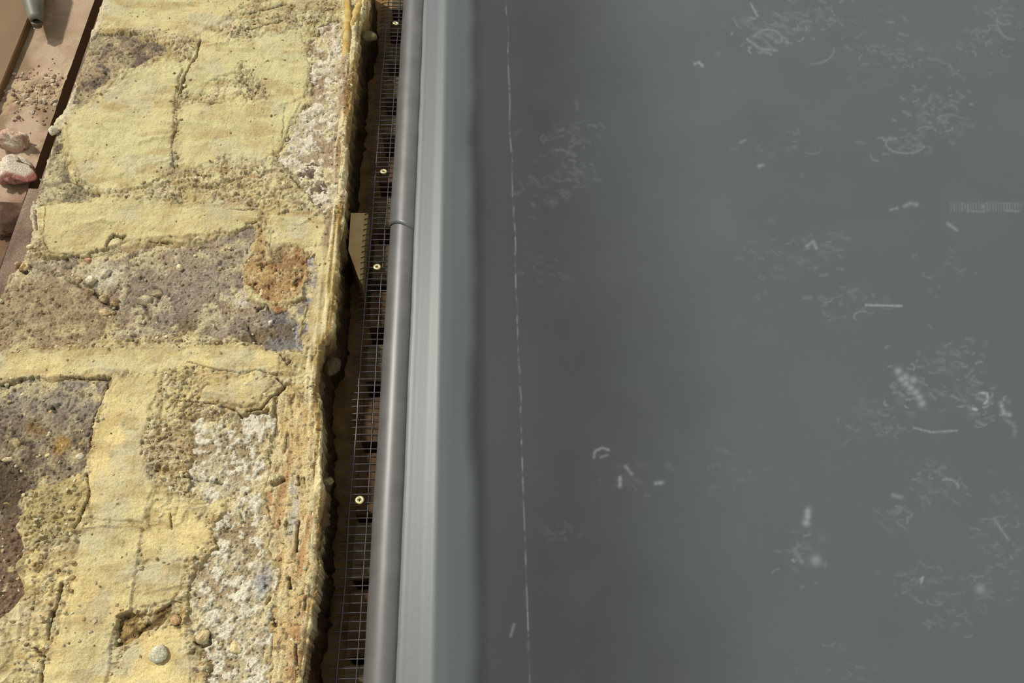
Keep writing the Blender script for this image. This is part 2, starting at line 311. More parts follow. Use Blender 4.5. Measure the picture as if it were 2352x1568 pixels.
def wobble(x, y):
    wx = (fbm(x, y, 14, 4, 3)-.5)*22+(fbm(x, y, 3.2, 2, 8)-.5)*7
    wy = (fbm(x, y, 14, 4, 4)-.5)*22+(fbm(x, y, 3.2, 2, 9)-.5)*7
    return wx, wy
def stone_surface(s, x, y, qx, qy):
    st = s['style']; c0, c1, c2 = [lin(*c)*.8 for c in s['col']]
    a = fbm(x, y, 30, 5, 21+hash(s['key'][1:]+'1') % 1 + len(s['key'])); b = fbm(x, y, 9, 4, 31)
    g1, g2, gid = worley(x, y, 3.2, 2)
    h = (a-.5)*.004+(b-.5)*.003
    col = mix(np.broadcast_to(c0, x.shape+(3,)), c1, ss(.42, .6, a)); col = mix(col, c2, ss(.5, .66, b))
    if st in ('rough', 'dirt', 'pitted'):
        h = h+ss(.7, .2, g1)*.0011*(.4+gid)
        col = col*(1+(gid-.5)*.5)[..., None]
        pit = ss(.70, .80, fbm(x, y, 5, 3, 44)); h = h-pit*.0022; col = col*(1-.5*pit)[..., None]
    if st == 'crust':
        w1, w2, wid = worley(x, y, 4.2, 6)
        net = ss(.42, .60, fbm(x, y, 6, 4, 61)); h = h+net*.0016+ss(.5, .1, w1)*.0009
        col = mix(mix(np.broadcast_to(c1, x.shape+(3,)), c0, ss(.35, .6, a)), c2, net)
        pit = ss(.74, .82, fbm(x, y, 4, 3, 66)); h = h-pit*.0018; col = col*(1-.6*pit)[..., None]
    if st == 'fibre':
        f = fbm(x, y, 5, 4, 71, 1, .16); f2 = fbm(x, y, 18, 3, 73, 1, .25)
        h = h+(f-.5)*.0042; col = mix(mix(np.broadcast_to(c0, x.shape+(3,)), c1, ss(.45, .62, f2)), c2, ss(.5, .62, f))
        gs = ss(16, 4, np.abs(qx-(672-(qy-1170)*.03)))*ss(1080, 1120, qy)*ss(1270, 1200, qy); col = mix(col, lin(196, 190, 172)*.8, gs*.85)
        dk = ss(10, 3, np.abs(qx-(626-(qy-960)*.02)))*ss(930, 950, qy)*ss(1080, 1040, qy); col = mix(col, lin(112, 84, 56)*.8, dk*.8); h = h-dk*.003
        pit = ss(.72, .8, fbm(x, y, 7, 3, 76, 1, .35)); h = h-pit*.004; col = col*(1-.45*pit)[..., None]
    if st == 'strata':
        f = fbm(x, y, 3, 3, 81, 1, .06); h = h+(f-.5)*.003; col = mix(col, c1, ss(.45, .6, f)); col = mix(col, lin(206, 190, 140)*.8, ss(.58, .7, fbm(x, y, 12, 3, 83))*.4)
    if s['key'] == 's4':
        lav = ss(260, 420, qx)*ss(.35, .6, fbm(x, y, 40, 3, 91)); col = mix(col, lin(156, 142, 124)*.8*(.8+.4*b[..., None]), lav*.8)
        br = ss(330, 180, qx)*ss(600, 680, qy); col = mix(col, lin(172, 148, 106)*.8, br*.6)
        wh = ss(60, 15, np.hypot(qx-235, (qy-632)*1.2)+30*(a-.5)); col = mix(col, lin(218, 210, 178)*.8, wh*.8)
        wh = ss(26, 12, np.hypot(qx-556, (qy-686)*1.0)+20*(b-.5)); col = mix(col, lin(222, 212, 200)*.8, wh*.9)
        bl = ss(590, 640, qx)*ss(690, 720, qy); col = mix(col, lin(128, 125, 120)*.8, bl*.8)
        dk = ss(.5, .62, fbm(x, y, 22, 4, 93))*ss(700, 750, qy); col = mix(col, lin(112, 90, 58)*.8, dk*.7)
    if s['key'] == 's7':
        gr = ss(1010, 900, qy); col = mix(col, lin(160, 150, 132)*.8*(.75+.5*b[..., None]), gr*.8)
        ru = ss(34, 8, np.hypot(qx-140, qy-1020)+24*(b-.5)); col = mix(col, lin(176, 140, 74)*.8, ru*.8)
        ru = ss(30, 8, np.hypot(qx-80, qy-980)+24*(b-.5)); col = mix(col, lin(150, 120, 70)*.8, ru*.7)
        bw = ss(1150, 1220, qy); col = mix(col, lin(122, 98, 76)*.8*(.8+.4*b[..., None]), bw*.85)
        dk = ss(1040, 1090, qy)*ss(1220, 1150, qy)*ss(110, 50, qx); col = mix(col, lin(74, 58, 42)*.8, dk*.8)
    if s['key'] == 's5':
        bk = ss(.62, .72, fbm(x, y, 6, 3, 95, 1, .6)); col = mix(col, lin(84, 54, 28)*.8, bk*.85); h = h-bk*.002
        bk = ss(28, 10, np.hypot((qx-632)*1.3, (qy-585)*.8)+18*(b-.5)); col = mix(col, lin(92, 66, 36)*.8, bk*.8); h = h-bk*.003
    if s['key'] == 's8':
        bl = ss(34, 8, np.hypot((qx-602)*1.2, (qy-1330)*.6)+24*(b-.5)); col = mix(col, lin(160, 158, 158)*.8, bl*.8)
    return h, col
def fields(x, y, px, py):
    """mortar height above the bed plane and colour; masks drawn on the plan"""
    wx, wy = wobble(x, y); qx = px+wx; qy = py+wy
    ed = np.full(x.shape, 60.)
    for s in STONES:
        if s['key'] != 's3b': ed = np.minimum(ed, sdf(s['poly'], qx, qy))
    va = ss(.42, .60, fbm(x, y, 34, 3, 201)); wd = 2.2+12*va
    m = ss(-wd, wd*.85, ed+4*va)
    big = fbm(x, y, 70, 3, 1); med = fbm(x, y, 22, 4, 2)
    h = m*(.0001+.0024*big)-(1-m)*.0044
    lip = np.exp(-((ed-5)/4)**2)*.0012*ss(.45, .65, med)*(1-va); h = h+lip
    pad = np.zeros(x.shape)
    for poly, hh in PADS:
        d = sdf(poly, qx*.5+px*.5, qy*.5+py*.5, 40); t = ss(2.0, -2.0, d); h = h+t*hh*(.5+.9*med)*1.2*m; pad = np.maximum(pad, ss(8, -12, d))
    ro = np.clip((fbm(x, y, 28, 3, 12)-.36)*2.6, 0, 1)*.85
    for poly, k in ROUGHS:
        ro = np.maximum(ro, ss(14, -14, sdf(poly, qx, qy, 40))*k*ss(.25, .6, fbm(x, y, 12, 3, 13)+.12))
    ro = ro*(1-pad*.88)*m
    g1, g2, gid = worley(x, y, 5.2, 1); k1, k2, kid = worley(x, y, 2.6, 4)
    bumps = ss(.62, .12, g1)*(.3+gid)*.0020+ss(.6, .15, k1)*(.2+kid)*.0011
    fr = fbm(x, y, 9, 5, 14, .55, 1.2); rid = 1-np.abs(fr-.5)*2
    h = h+ro*(bumps+(rid**5)*.0022-.0012+(fbm(x, y, 4, 3, 15)-.5)*.0030)
    strk = fbm(x, y, 7, 3, 16, .22, 1.3); strk2 = fbm(x, y, 2.4, 2, 18, .15, 1.0)
    h = h+m*((med-.5)*.0030+(strk-.5)*.0013*(1-.5*pad)+(strk2-.5)*.00035)
    sq = 1-np.abs(fbm(x, y, 11, 3, 211, .45, 1.1)-.5)*2; h = h+(sq**12)*.0021*m*(1-pad*.85); sq2 = 1-np.abs(fbm(x, y, 16, 4, 212, 1.2, .5)-.5)*2; h = h-(sq2**14)*.0018*m*(1-pad*.75)
    pit = ss(.735, .80, fbm(x, y, 4.5, 3, 17))*m*(.25+.75*ro); h = h-pit*.0024
    # colour
    A = lin(220, 206, 150)*.8; B = lin(240, 218, 152)*.8; C = lin(206, 198, 160)*.8
    c = mix(np.broadcast_to(A, x.shape+(3,)), B, ss(.4, .6, fbm(x, y, 60, 3, 23))*ss(500, 1000, py)*.9+.1)
    c = mix(c, C, ss(.5, .68, fbm(x, y, 35, 4, 24))*.7)
    c = mix(c, lin(214, 212, 156)*.8, ss(600, 200, py)*ss(.42, .6, fbm(x, y, 50, 3, 25))*.4)
    c = mix(c, lin(192, 166, 110)*.8, ss(.55, .70, fbm(x, y, 16, 4, 26, .5, 1))*.55)
    c = mix(c, lin(172, 146, 98)*.8, ro*ss(.44, .62, fbm(x, y, 6, 4, 27))*.75)
    c = mix(c, lin(230, 218, 180)*.8, ro*ss(.60, .8, gid)*ss(.4, .1, g1)*.7)
    c = c*(1-.55*pit)[..., None]
    lo = ss(.50, .62, fbm(x, y, 5, 4, 213, .6, 1)); c = mix(c, lin(140, 112, 68)*.8, ro*lo*.55); c = mix(c, lin(238, 226, 182)*.8, (.25+.75*ro)*ss(.56, .66, fbm(x, y, 3.5, 3, 214))*.55)
    c = mix(c, lin(176, 148, 96)*.8, ss(.52, .66, fbm(x, y, 13, 4, 215, .35, 1.1))*(1-pad*.6)*.6); c = mix(c, lin(180, 150, 120)*.8, ss(.6, .7, fbm(x, y, 20, 3, 216))*.5*ro)
    c = c*(1-.45*(sq2**14)*m*(1-pad*.75))[..., None]; c = mix(c, lin(240, 230, 188)*.8, (sq**12)*m*(1-pad*.85)*.5)
    c = mix(c, lin(168, 144, 94)*.8, ss(6, 0, np.abs(ed-1))*.25)
    fl = ss(10, -8, sdf([(60, 1110), (150, 1090), (200, 1120), (190, 1190), (150, 1250), (90, 1240), (48, 1200)], qx, qy)); c = mix(c, lin(176, 160, 104)*.8, fl*.6); h = h+fl*.001
    c = mix(c, lin(140, 116, 78)*.8, (1-m)*.6)
    for pts, w, dep in CRACKS:
        d = linedist(pts, px+wx*.35, py+wy*.35); wv = w*(.35+.9*med); t = ss(wv*1.3, wv*.3, d); h = h-t*dep; c = c*(1-.72*ss(wv*1.0, wv*.3, d))[..., None]
    for pts, w, hh in RIDGES:
        d = linedist(pts, px+wx*.4, py+wy*.4); h = h+np.exp(-(d/w)**2)*hh
    lw = ss(30, 4, qx-np.interp(py, [t[0] for t in LEDGE], [t[1] for t in LEDGE]))*ss(620, 480, py); c = mix(c, lin(236, 222, 192)*.8, lw*.6)
    return h, c, ro, m, ed

# ------------------------------------------------------------------ SETTING
# ground far down in the gap
o = link('floor', boxm('floor', -1.6, 1.6, -.6, 2.4, -.12, -.095, 0), M_soil); tag(o, kind='structure')

# the wall head ---------------------------------------------------
wall = thing('wall_left', 'mortar-topped rubble stone wall head running beside the grey roof edge', None, (0, 0, 0), kind='structure')
NR, NT, NS = 880, 384, 26
rows = np.linspace(1640, -62, NR); Yr = np.array([PY(v, ZT) for v in rows])
XL = edge_x(LEDGE, Yr, ZT)+(fbm(Yr, Yr*0, 6, 3, 51)-.5)*.005; XR = edge_x(REDGE, Yr, ZT)-.002+(fbm(Yr, Yr*0+1, 9, 4, 52)-.5)*.008
XL = np.maximum(XL, PX(-330, ZT))
u = np.linspace(0, 1, NT); X = XL[:, None]+(XR-XL)[:, None]*u[None]; Y = np.repeat(Yr[:, None], NT, 1)
px, py = proj(X, Y, ZT)
h, c, ro, m, ed = fields(X, Y, px, py)
RR = .009
def drop(dist): t = np.clip(1-dist/RR, 0, 1); return RR*(1-np.sqrt(np.maximum(0, 1-t*t*.98)))
Z = ZT+h-drop(XR[:, None]-X)-drop((X-XL[:, None])*1.6)*.6
top = np.stack([X, Y, Z], -1)
# the very right border: long streaks of yellow mortar hanging over the edge
st = ss(.030, .004, XR[:, None]-X)*fbm(X, Y, 5, 3, 54, 1, .12); top[..., 2] += st*.002
rim = XR[:, None]-X+(fbm(X, Y, 40, 3, 231, 1, .4)-.5)*.010; sk = fbm(X, Y, 3.5, 3, 232, 1, .07)
c = mix(c, lin(206, 174, 104)*.8, ss(.016, .004, rim)*.7); c = mix(c, lin(176, 152, 126)*.8, ss(.024, .019, rim)*ss(.008, .013, rim)*ss(620, 520, py)*.85)
c = mix(c, lin(240, 226, 178)*.8, ss(.026, .010, rim)*ss(.54, .60, sk)*.8); c = mix(c, lin(150, 116, 70)*.8, ss(.022, .006, rim)*ss(.46, .38, sk)*.7); top[..., 2] += ss(.024, .006, rim)*(sk-.5)*.006
# faces at the sides
def side(xe, ze, sgn, seed):
    zz = np.linspace(0, 1, NS)**1.4; Zs = ze[:, None]+(-.20-ze[:, None])*zz[None]
    Ys = np.repeat(Yr[:, None], NS, 1); n = fbm(Ys, Zs, 22, 5, seed)-.5; g, _, gi = worley(Ys, Zs, 11, seed)
    off = (n*.016+ss(.6, .1, g)*.004*gi)*ss(0, .12, zz)[None]-.004*ss(0, .1, zz)[None]
    Xs = xe[:, None]+sgn*off
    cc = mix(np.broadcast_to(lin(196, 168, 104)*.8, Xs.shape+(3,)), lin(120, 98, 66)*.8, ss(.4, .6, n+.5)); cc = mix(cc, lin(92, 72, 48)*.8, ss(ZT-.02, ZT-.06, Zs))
    return np.stack([Xs, Ys, Zs], -1), cc
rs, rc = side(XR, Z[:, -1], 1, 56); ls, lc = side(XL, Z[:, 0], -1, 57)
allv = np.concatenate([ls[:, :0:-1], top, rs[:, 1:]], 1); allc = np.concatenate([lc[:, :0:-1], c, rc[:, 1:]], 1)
nc = allv.shape[1]
me = npmesh('mortar_bed', allv.reshape(-1, 3), gridfaces(NR, nc)[:, ::-1][:, ::-1], allc.reshape(-1, 3))
# orientation: rows go towards +Y, columns towards +X -> faces (i, i+1, i+nc+1, i+nc) are counter-clockwise seen from above
o = link('mortar_bed', me, M_mortar, wall); o['label'] = 'trowelled sandy yellow mortar'

def stone_obj(s, lift=0.0):
    poly = np.array(s['poly'], float); x0, x1 = poly[:, 0].min()-16, poly[:, 0].max()+16; y0, y1 = max(poly[:, 1].min(), -60)-16, min(poly[:, 1].max(), 1625)+16
    x0 = max(x0, -60)
    nx = max(8, int((x1-x0)/2.3)); ny = max(8, int((y1-y0)/2.3))
    gx, gy = np.meshgrid(np.linspace(x0, x1, nx), np.linspace(y1, y0, ny))
    Xw, Yw = P(gx, gy, ZT)
    wx, wy = wobble(Xw, Yw); qx = gx+wx; qy = gy+wy
    d = sdf(s['poly'], qx, qy, 60)
    hh, cc = stone_surface(s, Xw, Yw, qx, qy)
    xr = np.interp(Yw, Yr, XR)-.0015; xl = np.interp(Yw, Yr, XL)+.0015
    z = ZT-.0022+lift+hh-drop(np.maximum(xr-Xw, 0))-drop(np.maximum(Xw-xl, 0)*1.6)*.6-ss(2, 12, d)*.006
    for pts, w, dep in CRACKS:
        dd = linedist(pts, gx+wx*.35, gy+wy*.35); z = z-ss(w*1.5, w*.35, dd)*dep*.9; cc = cc*(1-.65*ss(w*1.1, w*.3, dd))[..., None]
    flm = ss(.53, .66, fbm(Xw, Yw, 17, 5, 221))*ss(-70, -4, d)*{'s3b': .3, 's5': .35, 's1': .45, 's2': .6}.get(s['key'], .9); cc = mix(cc, lin(216, 200, 150)*.8*(.75+.5*fbm(Xw, Yw, 5, 3, 222)[..., None]), flm)
    spk = ss(.64, .72, fbm(Xw, Yw, 3.4, 3, 223)); cc = cc*(1-.55*spk)[..., None]; z = z+flm*.0006-spk*.0007
    ok = (d < 11) & (Xw < xr) & (Xw > xl)
    f = gridfaces(ny, nx); keep = ok.ravel()[f].all(1); f = f[keep]
    if len(f) == 0: return None
    V = np.stack([Xw, Yw, z], -1).reshape(-1, 3); C = cc.reshape(-1, 3)
    used, inv = np.unique(f, return_inverse=True); f = inv.reshape(-1, 4); V = V[used]; C = C[used]
    e = np.concatenate([f[:, [0, 1]], f[:, [1, 2]], f[:, [2, 3]], f[:, [3, 0]]]); key = np.sort(e, 1); kk = key[:, 0].astype(np.int64)*len(V)+key[:, 1]
    uq, idx, cnt = np.unique(kk, return_index=True, return_counts=True); be = e[idx[cnt == 1]]
    bv = np.unique(be); mp = -np.ones(len(V), int); mp[bv] = np.arange(len(bv))+len(V)
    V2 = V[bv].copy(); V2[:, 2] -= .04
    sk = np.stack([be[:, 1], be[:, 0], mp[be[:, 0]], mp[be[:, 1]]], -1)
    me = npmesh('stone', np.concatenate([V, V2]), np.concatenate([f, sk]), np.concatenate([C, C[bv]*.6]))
    return me
for s in STONES:
    me = stone_obj(s, {'s3b': .0014, 's5': .0018}[s['key']] if s['key'] in ('s3b', 's5') else (.001 if s['key'] in ('s9', 's6', 's3') else 0))
    if me is None: continue
    o = link('stone', me, M_stone, wall); o['label'] = s['label']
# core of the wall under the mortar: a rough block whose shoulder shows on the left
def rough_block(name, x0, x1, y0, y1, z0, z1, c1, c2, seed, amp=.002, parent=None, mat=None, step=.006):
    ny = int((y1-y0)/step)+2; nx = max(3, int((x1-x0)/step)+2); nz = max(4, int((z1-z0)/(step*2))+2)
    ys = np.linspace(y0, y1, ny); prof = [(x0, z0+(z1-z0)*k/nz) for k in range(nz)]+[(x0+(x1-x0)*k/nx, z1) for k in range(nx+1)]+[(x1, z1-(z1-z0)*(k+1)/nz) for k in range(nz)]
    pr = np.array(prof); Xs = np.repeat(pr[None, :, 0], ny, 0); Zs = np.repeat(pr[None, :, 1], ny, 0); Ys = np.repeat(ys[:, None], len(pr), 1)
    n = fbm(Ys+Zs*.7, Xs+Zs, 30, 5, seed)-.5
    Zs = Zs+n*amp*2; Xs = Xs+n*amp
    cc = mix(np.broadcast_to(lin(*c1)*.8, Xs.shape+(3,)), lin(*c2)*.8, ss(.4, .6, n+.5))
    me = npmesh(name, np.stack([Xs, Ys, Zs], -1).reshape(-1, 3), gridfaces(ny, len(pr)), cc.reshape(-1, 3))
    return link(name, me, mat or M_stone, parent)
YA, YB = PY(1660, 0), PY(-90, 0)
o = rough_block('wall_core', PX(-36, .016), PX(720, .016), PY(470, 0), YB+.03, -.20, .014, (150, 128, 108), (120, 100, 84), 58, .0015, wall)
o = rough_block('wall_core', PX(-58, .016), PX(720, .016), YA, PY(462, 0), -.20, .016, (150, 128, 108), (120, 100, 84), 58, .0015, wall); o['label'] = 'mauve-brown render shoulder'

# crumbs of mortar lying in the rough zones: nobody could count them
def crumbs(name, n, seed, size, test, parent, mat, palette, zf):
    rng = np.random.RandomState(seed)
    t = (1+5**.5)/2
    iv = np.array([(-1, t, 0), (1, t, 0), (-1, -t, 0), (1, -t, 0), (0, -1, t), (0, 1, t), (0, -1, -t), (0, 1, -t), (t, 0, -1), (t, 0, 1), (-t, 0, -1), (-t, 0, 1)])/1.9
    fi = np.array([(0, 11, 5), (0, 5, 1), (0, 1, 7), (0, 7, 10), (0, 10, 11), (1, 5, 9), (5, 11, 4), (11, 10, 2), (10, 7, 6), (7, 1, 8), (3, 9, 4), (3, 4, 2), (3, 2, 6), (3, 6, 8), (3, 8, 9), (4, 9, 5), (2, 4, 11), (6, 2, 10), (8, 6, 7), (9, 8, 1)])
    x, y, z = test(rng, n); n = len(x)
    r = size[0]+(size[1]-size[0])*rng.rand(n)**2.5
    sc = r[:, None]*(.6+.8*rng.rand(n, 3)); sc[:, 2] *= .7
    V = iv[None]*(1+(rng.rand(n, 12, 3)-.5)*.7)*sc[:, None]
    a = rng.rand(n)*6.28; ca, sa = np.cos(a)[:, None], np.sin(a)[:, None]
    V = np.stack([V[..., 0]*ca-V[..., 1]*sa, V[..., 0]*sa+V[..., 1]*ca, V[..., 2]], -1)+np.stack([x, y, z+r*.15], -1)[:, None]
    pal = np.array([lin(*p)*.8 for p in palette]); cc = pal[rng.randint(0, len(pal), n)]*(.75+.5*rng.rand(n, 1))
    me = npmesh(name, V.reshape(-1, 3), (fi[None]+np.arange(n)[:, None, None]*12).reshape(-1, 3), np.repeat(cc, 12, 0), False)
    o = link(name, me, mat, parent); o['kind'] = 'stuff'; return o
def on_wall(rng, n):
    i = rng.randint(2, NR-2, n*6); j = rng.randint(4, NT-4, n*6); k = rng.rand(n*6) < (ro[i, j]*.9+(1-m[i, j])*.12+.012)
    i, j = i[k][:n], j[k][:n]; zz = top[i, j, 2].copy(); ex = m[i, j] < .4; zz[ex] = ZT-.0015
    return top[i, j, 0], top[i, j, 1], zz
crumbs('crumbs', 3600, 3, (.0006, .0024), on_wall, wall, M_mortar, [(214, 200, 150), (228, 216, 176), (186, 160, 112), (196, 184, 150), (160, 136, 96)], None)

# lower ledge on the far left, beyond the wall ---------------------
ZL = -.055
xe = PX(-62, ZL)
pe = P(float(82), 383., ZL)[0]; xe = float(pe)
def ledge_mesh():
    nx, ny = 150, 330; xs = np.linspace(xe-.30, xe, nx); ys = np.linspace(PY(900, ZL), PY(-120, ZL), ny)
    Xg, Yg = np.meshgrid(xs, ys); a = fbm(Xg, Yg, 40, 5, 101); b = fbm(Xg, Yg, 8, 4, 102); q, r_ = proj(Xg, Yg, ZL)
    dr = ss(60, 15, np.abs((r_-210)-(q-80)*-.2))*ss(.4, .6, b)
    z = ZL+(a-.5)*.002+dr*.0015+(b-.5)*.0006
    cc = mix(np.broadcast_to(lin(190, 166, 138)*.8, Xg.shape+(3,)), lin(150, 126, 96)*.8, ss(.4, .6, a)); cc = mix(cc, lin(186, 164, 132)*.8, ss(100, 190, q)*.6)
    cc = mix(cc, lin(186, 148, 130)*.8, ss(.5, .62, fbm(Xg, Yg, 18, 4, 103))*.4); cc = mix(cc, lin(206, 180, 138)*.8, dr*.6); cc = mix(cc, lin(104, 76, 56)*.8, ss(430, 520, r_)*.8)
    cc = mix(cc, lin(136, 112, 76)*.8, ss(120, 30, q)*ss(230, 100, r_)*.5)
    V = np.stack([Xg, Yg, z], -1); low = V[:, -1:].copy(); low[..., 2] -= .12; V = np.concatenate([V, V[:, -1:], low], 1); cc = np.concatenate([cc, cc[:, -1:]*0+lin(100, 76, 50)*.8, cc[:, -1:]*0+lin(84, 64, 42)*.8], 1)
    return npmesh('ledge', V.reshape(-1, 3), gridfaces(ny, nx+2), cc.reshape(-1, 3))
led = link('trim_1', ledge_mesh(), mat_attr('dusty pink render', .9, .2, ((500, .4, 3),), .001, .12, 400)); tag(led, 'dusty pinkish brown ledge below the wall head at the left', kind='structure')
def on_ledge(rng, n):
    q = rng.normal(85, 42, n); r = rng.normal(215, 28, n); k = (q > 4) & (q < 150) & (r > 130) & (q < 205-(r-30)*.36); x, y = P(q[k], r[k], ZL); return x, y, x*0+ZL+.0008
crumbs('crumbs', 260, 9, (.0012, .0042), on_ledge, led, M_mortar, [(214, 196, 160), (196, 172, 136), (222, 206, 176), (160, 132, 102)], None)

# ------------------------------------------------------------------ OBJECTS
def rock_mesh(name, r, seed, c1, c2, sub=3, jag=.35, cap=None):
    import bmesh
    bm = bmesh.new(); bmesh.ops.create_icosphere(bm, subdivisions=sub, radius=1); V = np.array([v.co[:] for v in bm.verts]); Fc = np.array([[v.index for v in f.verts] for f in bm.faces]); bm.free()
    n = fbm(V[:, 0]*.02+V[:, 2]*.011, V[:, 1]*.02-V[:, 2]*.013, 16, 4, seed)-.5
    rng = np.random.RandomState(seed)
    n2 = fbm(V[:, 0]*.02+V[:, 2]*.017, V[:, 1]*.02-V[:, 2]*.009, 5, 3, seed+9)-.5; V = V*(1+n*2*jag+n2*jag*.7)[:, None]
    for _ in range(5):                                   # a few flat break faces
        d = _n(rng.normal(size=3)); t = V@d; lim = .62+.25*rng.rand(); V = V-np.maximum(t-lim, 0)[:, None]*d
    cc = mix(np.broadcast_to(lin(*c1)*.8, V.shape), lin(*c2)*.8, ss(-.08, .1, n+rng.rand()*.05))
    if cap is not None:
        k = ss(cap[1], cap[1]+.2, V@_n(cap[2])+n*1.4); cc = mix(cc, lin(*cap[0])*.8, k)
    return npmesh(name, V*np.array(r), Fc, cc, True)
def wall_z(x, y):
    i = int(np.argmin(abs(Yr-y))); j = int(np.clip((x-XL[i])/(XR[i]-XL[i])*(NT-1), 0, NT-1)); return max(float(top[i, j, 2]), ZT-.003)
PEB = [ # px, py, half sizes mm, colours, label, name, category
 (181, 1045, (4.6, 4.0, 3.4), (240, 232, 206), (222, 208, 176), 'small bright white pebble on the dark corner stone beside the crack', 'pebble', 'pebble'),
 (368, 1502, (9.5, 9.0, 5.5), (216, 214, 192), (196, 190, 160), 'largest pale oval pebble pressed in mortar at the bottom edge', 'pebble', 'pebble'),
 (466, 1460, (6.0, 8.0, 6.5), (206, 188, 140), (180, 160, 118), 'upright pointed cream pebble sitting in a dark hole', 'pebble', 'pebble'),
 (540, 1487, (6.0, 7.6, 4.5), (222, 204, 156), (204, 184, 136), 'flat buff oval pebble on white crusted stone near the bottom', 'pebble', 'pebble'),
 (410, 611, (6.0, 5.2, 4.5), (232, 220, 176), (206, 186, 140), 'single cream stone chip alone on the lavender grey stone', 'stone_chip', 'stone chip'),
 (334, 686, (10.0, 8.0, 6.0), (196, 180, 144), (150, 132, 106), 'largest grey angular chip leaning in the middle of the grey stone', 'stone_chip', 'stone chip'),
 (360, 672, (6.0, 9.0, 5.0), (170, 150, 120), (132, 112, 92), 'brown curved chip leaning against the largest grey chip', 'stone_chip', 'stone chip'),
 (208, 640, (6.5, 7.5, 5.0), (226, 222, 200), (196, 184, 150), 'white rounded chip at the left of the whitish patch', 'stone_chip', 'stone chip'),
 (240, 625, (7.5, 5.2, 4.0), (232, 226, 204), (210, 198, 166), 'white angular chip in the middle of the whitish patch', 'stone_chip', 'stone chip'),
 (205, 668, (6.0, 5.5, 5.0), (206, 186, 140), (150, 124, 86), 'buff lump right below the white rounded chip', 'mortar_lump', 'mortar lump'),
 (236, 684, (5.6, 7.0, 5.0), (204, 184, 142), (150, 126, 90), 'tall buff lump midway down the crumbled diagonal', 'mortar_lump', 'mortar lump'),
 (262, 692, (5.0, 5.5, 4.0), (190, 166, 124), (136, 112, 78), 'small brown lump right of the tall buff lump', 'mortar_lump', 'mortar lump'),
 (238, 714, (8.0, 5.4, 4.0), (206, 184, 136), (170, 146, 102), 'flat oval buff lump at the foot of the crumbled diagonal', 'mortar_lump', 'mortar lump'),
 (176, 640, (5.6, 5.0, 4.0), (204, 178, 140), (150, 120, 90), 'pinkish brown lump at the top of the crumbled diagonal', 'mortar_lump', 'mortar lump'),
 (122, 298, (6.4, 8.0, 7.0), (250, 246, 226), (228, 220, 190), 'bright white nub projecting from the left rim of the wall', 'mortar_lump', 'mortar lump'),
 (70, 565, (4.6, 3.6, 3.4), (240, 226, 180), (220, 200, 150), 'tiny bright cream chip on the left rim below the mortar block', 'stone_chip', 'stone chip'),
 (30, 1018, (8.5, 8.0, 4.0), (176, 160, 116), (128, 112, 80), 'flat angular olive chip on the dark stone at the left frame edge', 'stone_chip', 'stone chip'),
 (14, 1052, (6.0, 3.4, 3.0), (214, 200, 162), (180, 164, 124), 'small cream sliver below the olive chip at the frame edge', 'stone_chip', 'stone chip'),
 (54, 610, (7.0, 6.5, 5.0), (222, 200, 148), (150, 122, 80), 'yellowish chunk standing in the dark pocket near the left rim', 'mortar_lump', 'mortar lump'),
 (38, 606, (5.0, 6.0, 4.5), (196, 170, 140), (140, 112, 88), 'pinkish chunk beside the yellowish one in the dark pocket', 'mortar_lump', 'mortar lump'),
 (404, 1424, (5.8, 6.0, 4.2), (196, 160, 118), (160, 126, 88), 'round tan pebble at the right end of the pitted hollow', 'pebble', 'pebble'),
 (200, 594, (4.0, 3.6, 3.2), (224, 170, 148), (206, 150, 120), 'tiny pink brick chip under the mortar block', 'stone_chip', 'stone chip'),
 (556, 1050+24, (0, 0, 0), 0, 0, '', '', ''),
 (620, 738, (5.0, 3.6, 3.0), (222, 212, 196), (176, 160, 140), 'glinting pale chip under the orange sandstone patch', 'stone_chip', 'stone chip'),
 (672, 662, (4.2, 3.8, 3.0), (240, 214, 176), (220, 180, 130), 'tiny pinkish white chip on the orange sandstone patch', 'stone_chip', 'stone chip'),
]
for i, (qx, qy, r, c1, c2, lab, nm, cat) in enumerate(PEB):
    if not lab: continue
    x, y = P(float(qx), float(qy), ZT+.002); x, y = float(x), float(y); z = wall_z(x, y) if qx > 140 or qy > 300 else ZT-.004
    z = max(z, ZT-.004)
    me = rock_mesh(nm, [v/1000*.9 for v in r], 200+i, tuple(min(255, int(v*1.1)) for v in c1), tuple(min(255, int(v*1.08)) for v in c2), 3, .30 if cat == 'pebble' else .55)
    o = link(nm, me, M_stone); o.location = (x, y, z+r[2]/1000*.45); o.rotation_euler.z = i*1.3; tag(o, lab, cat)

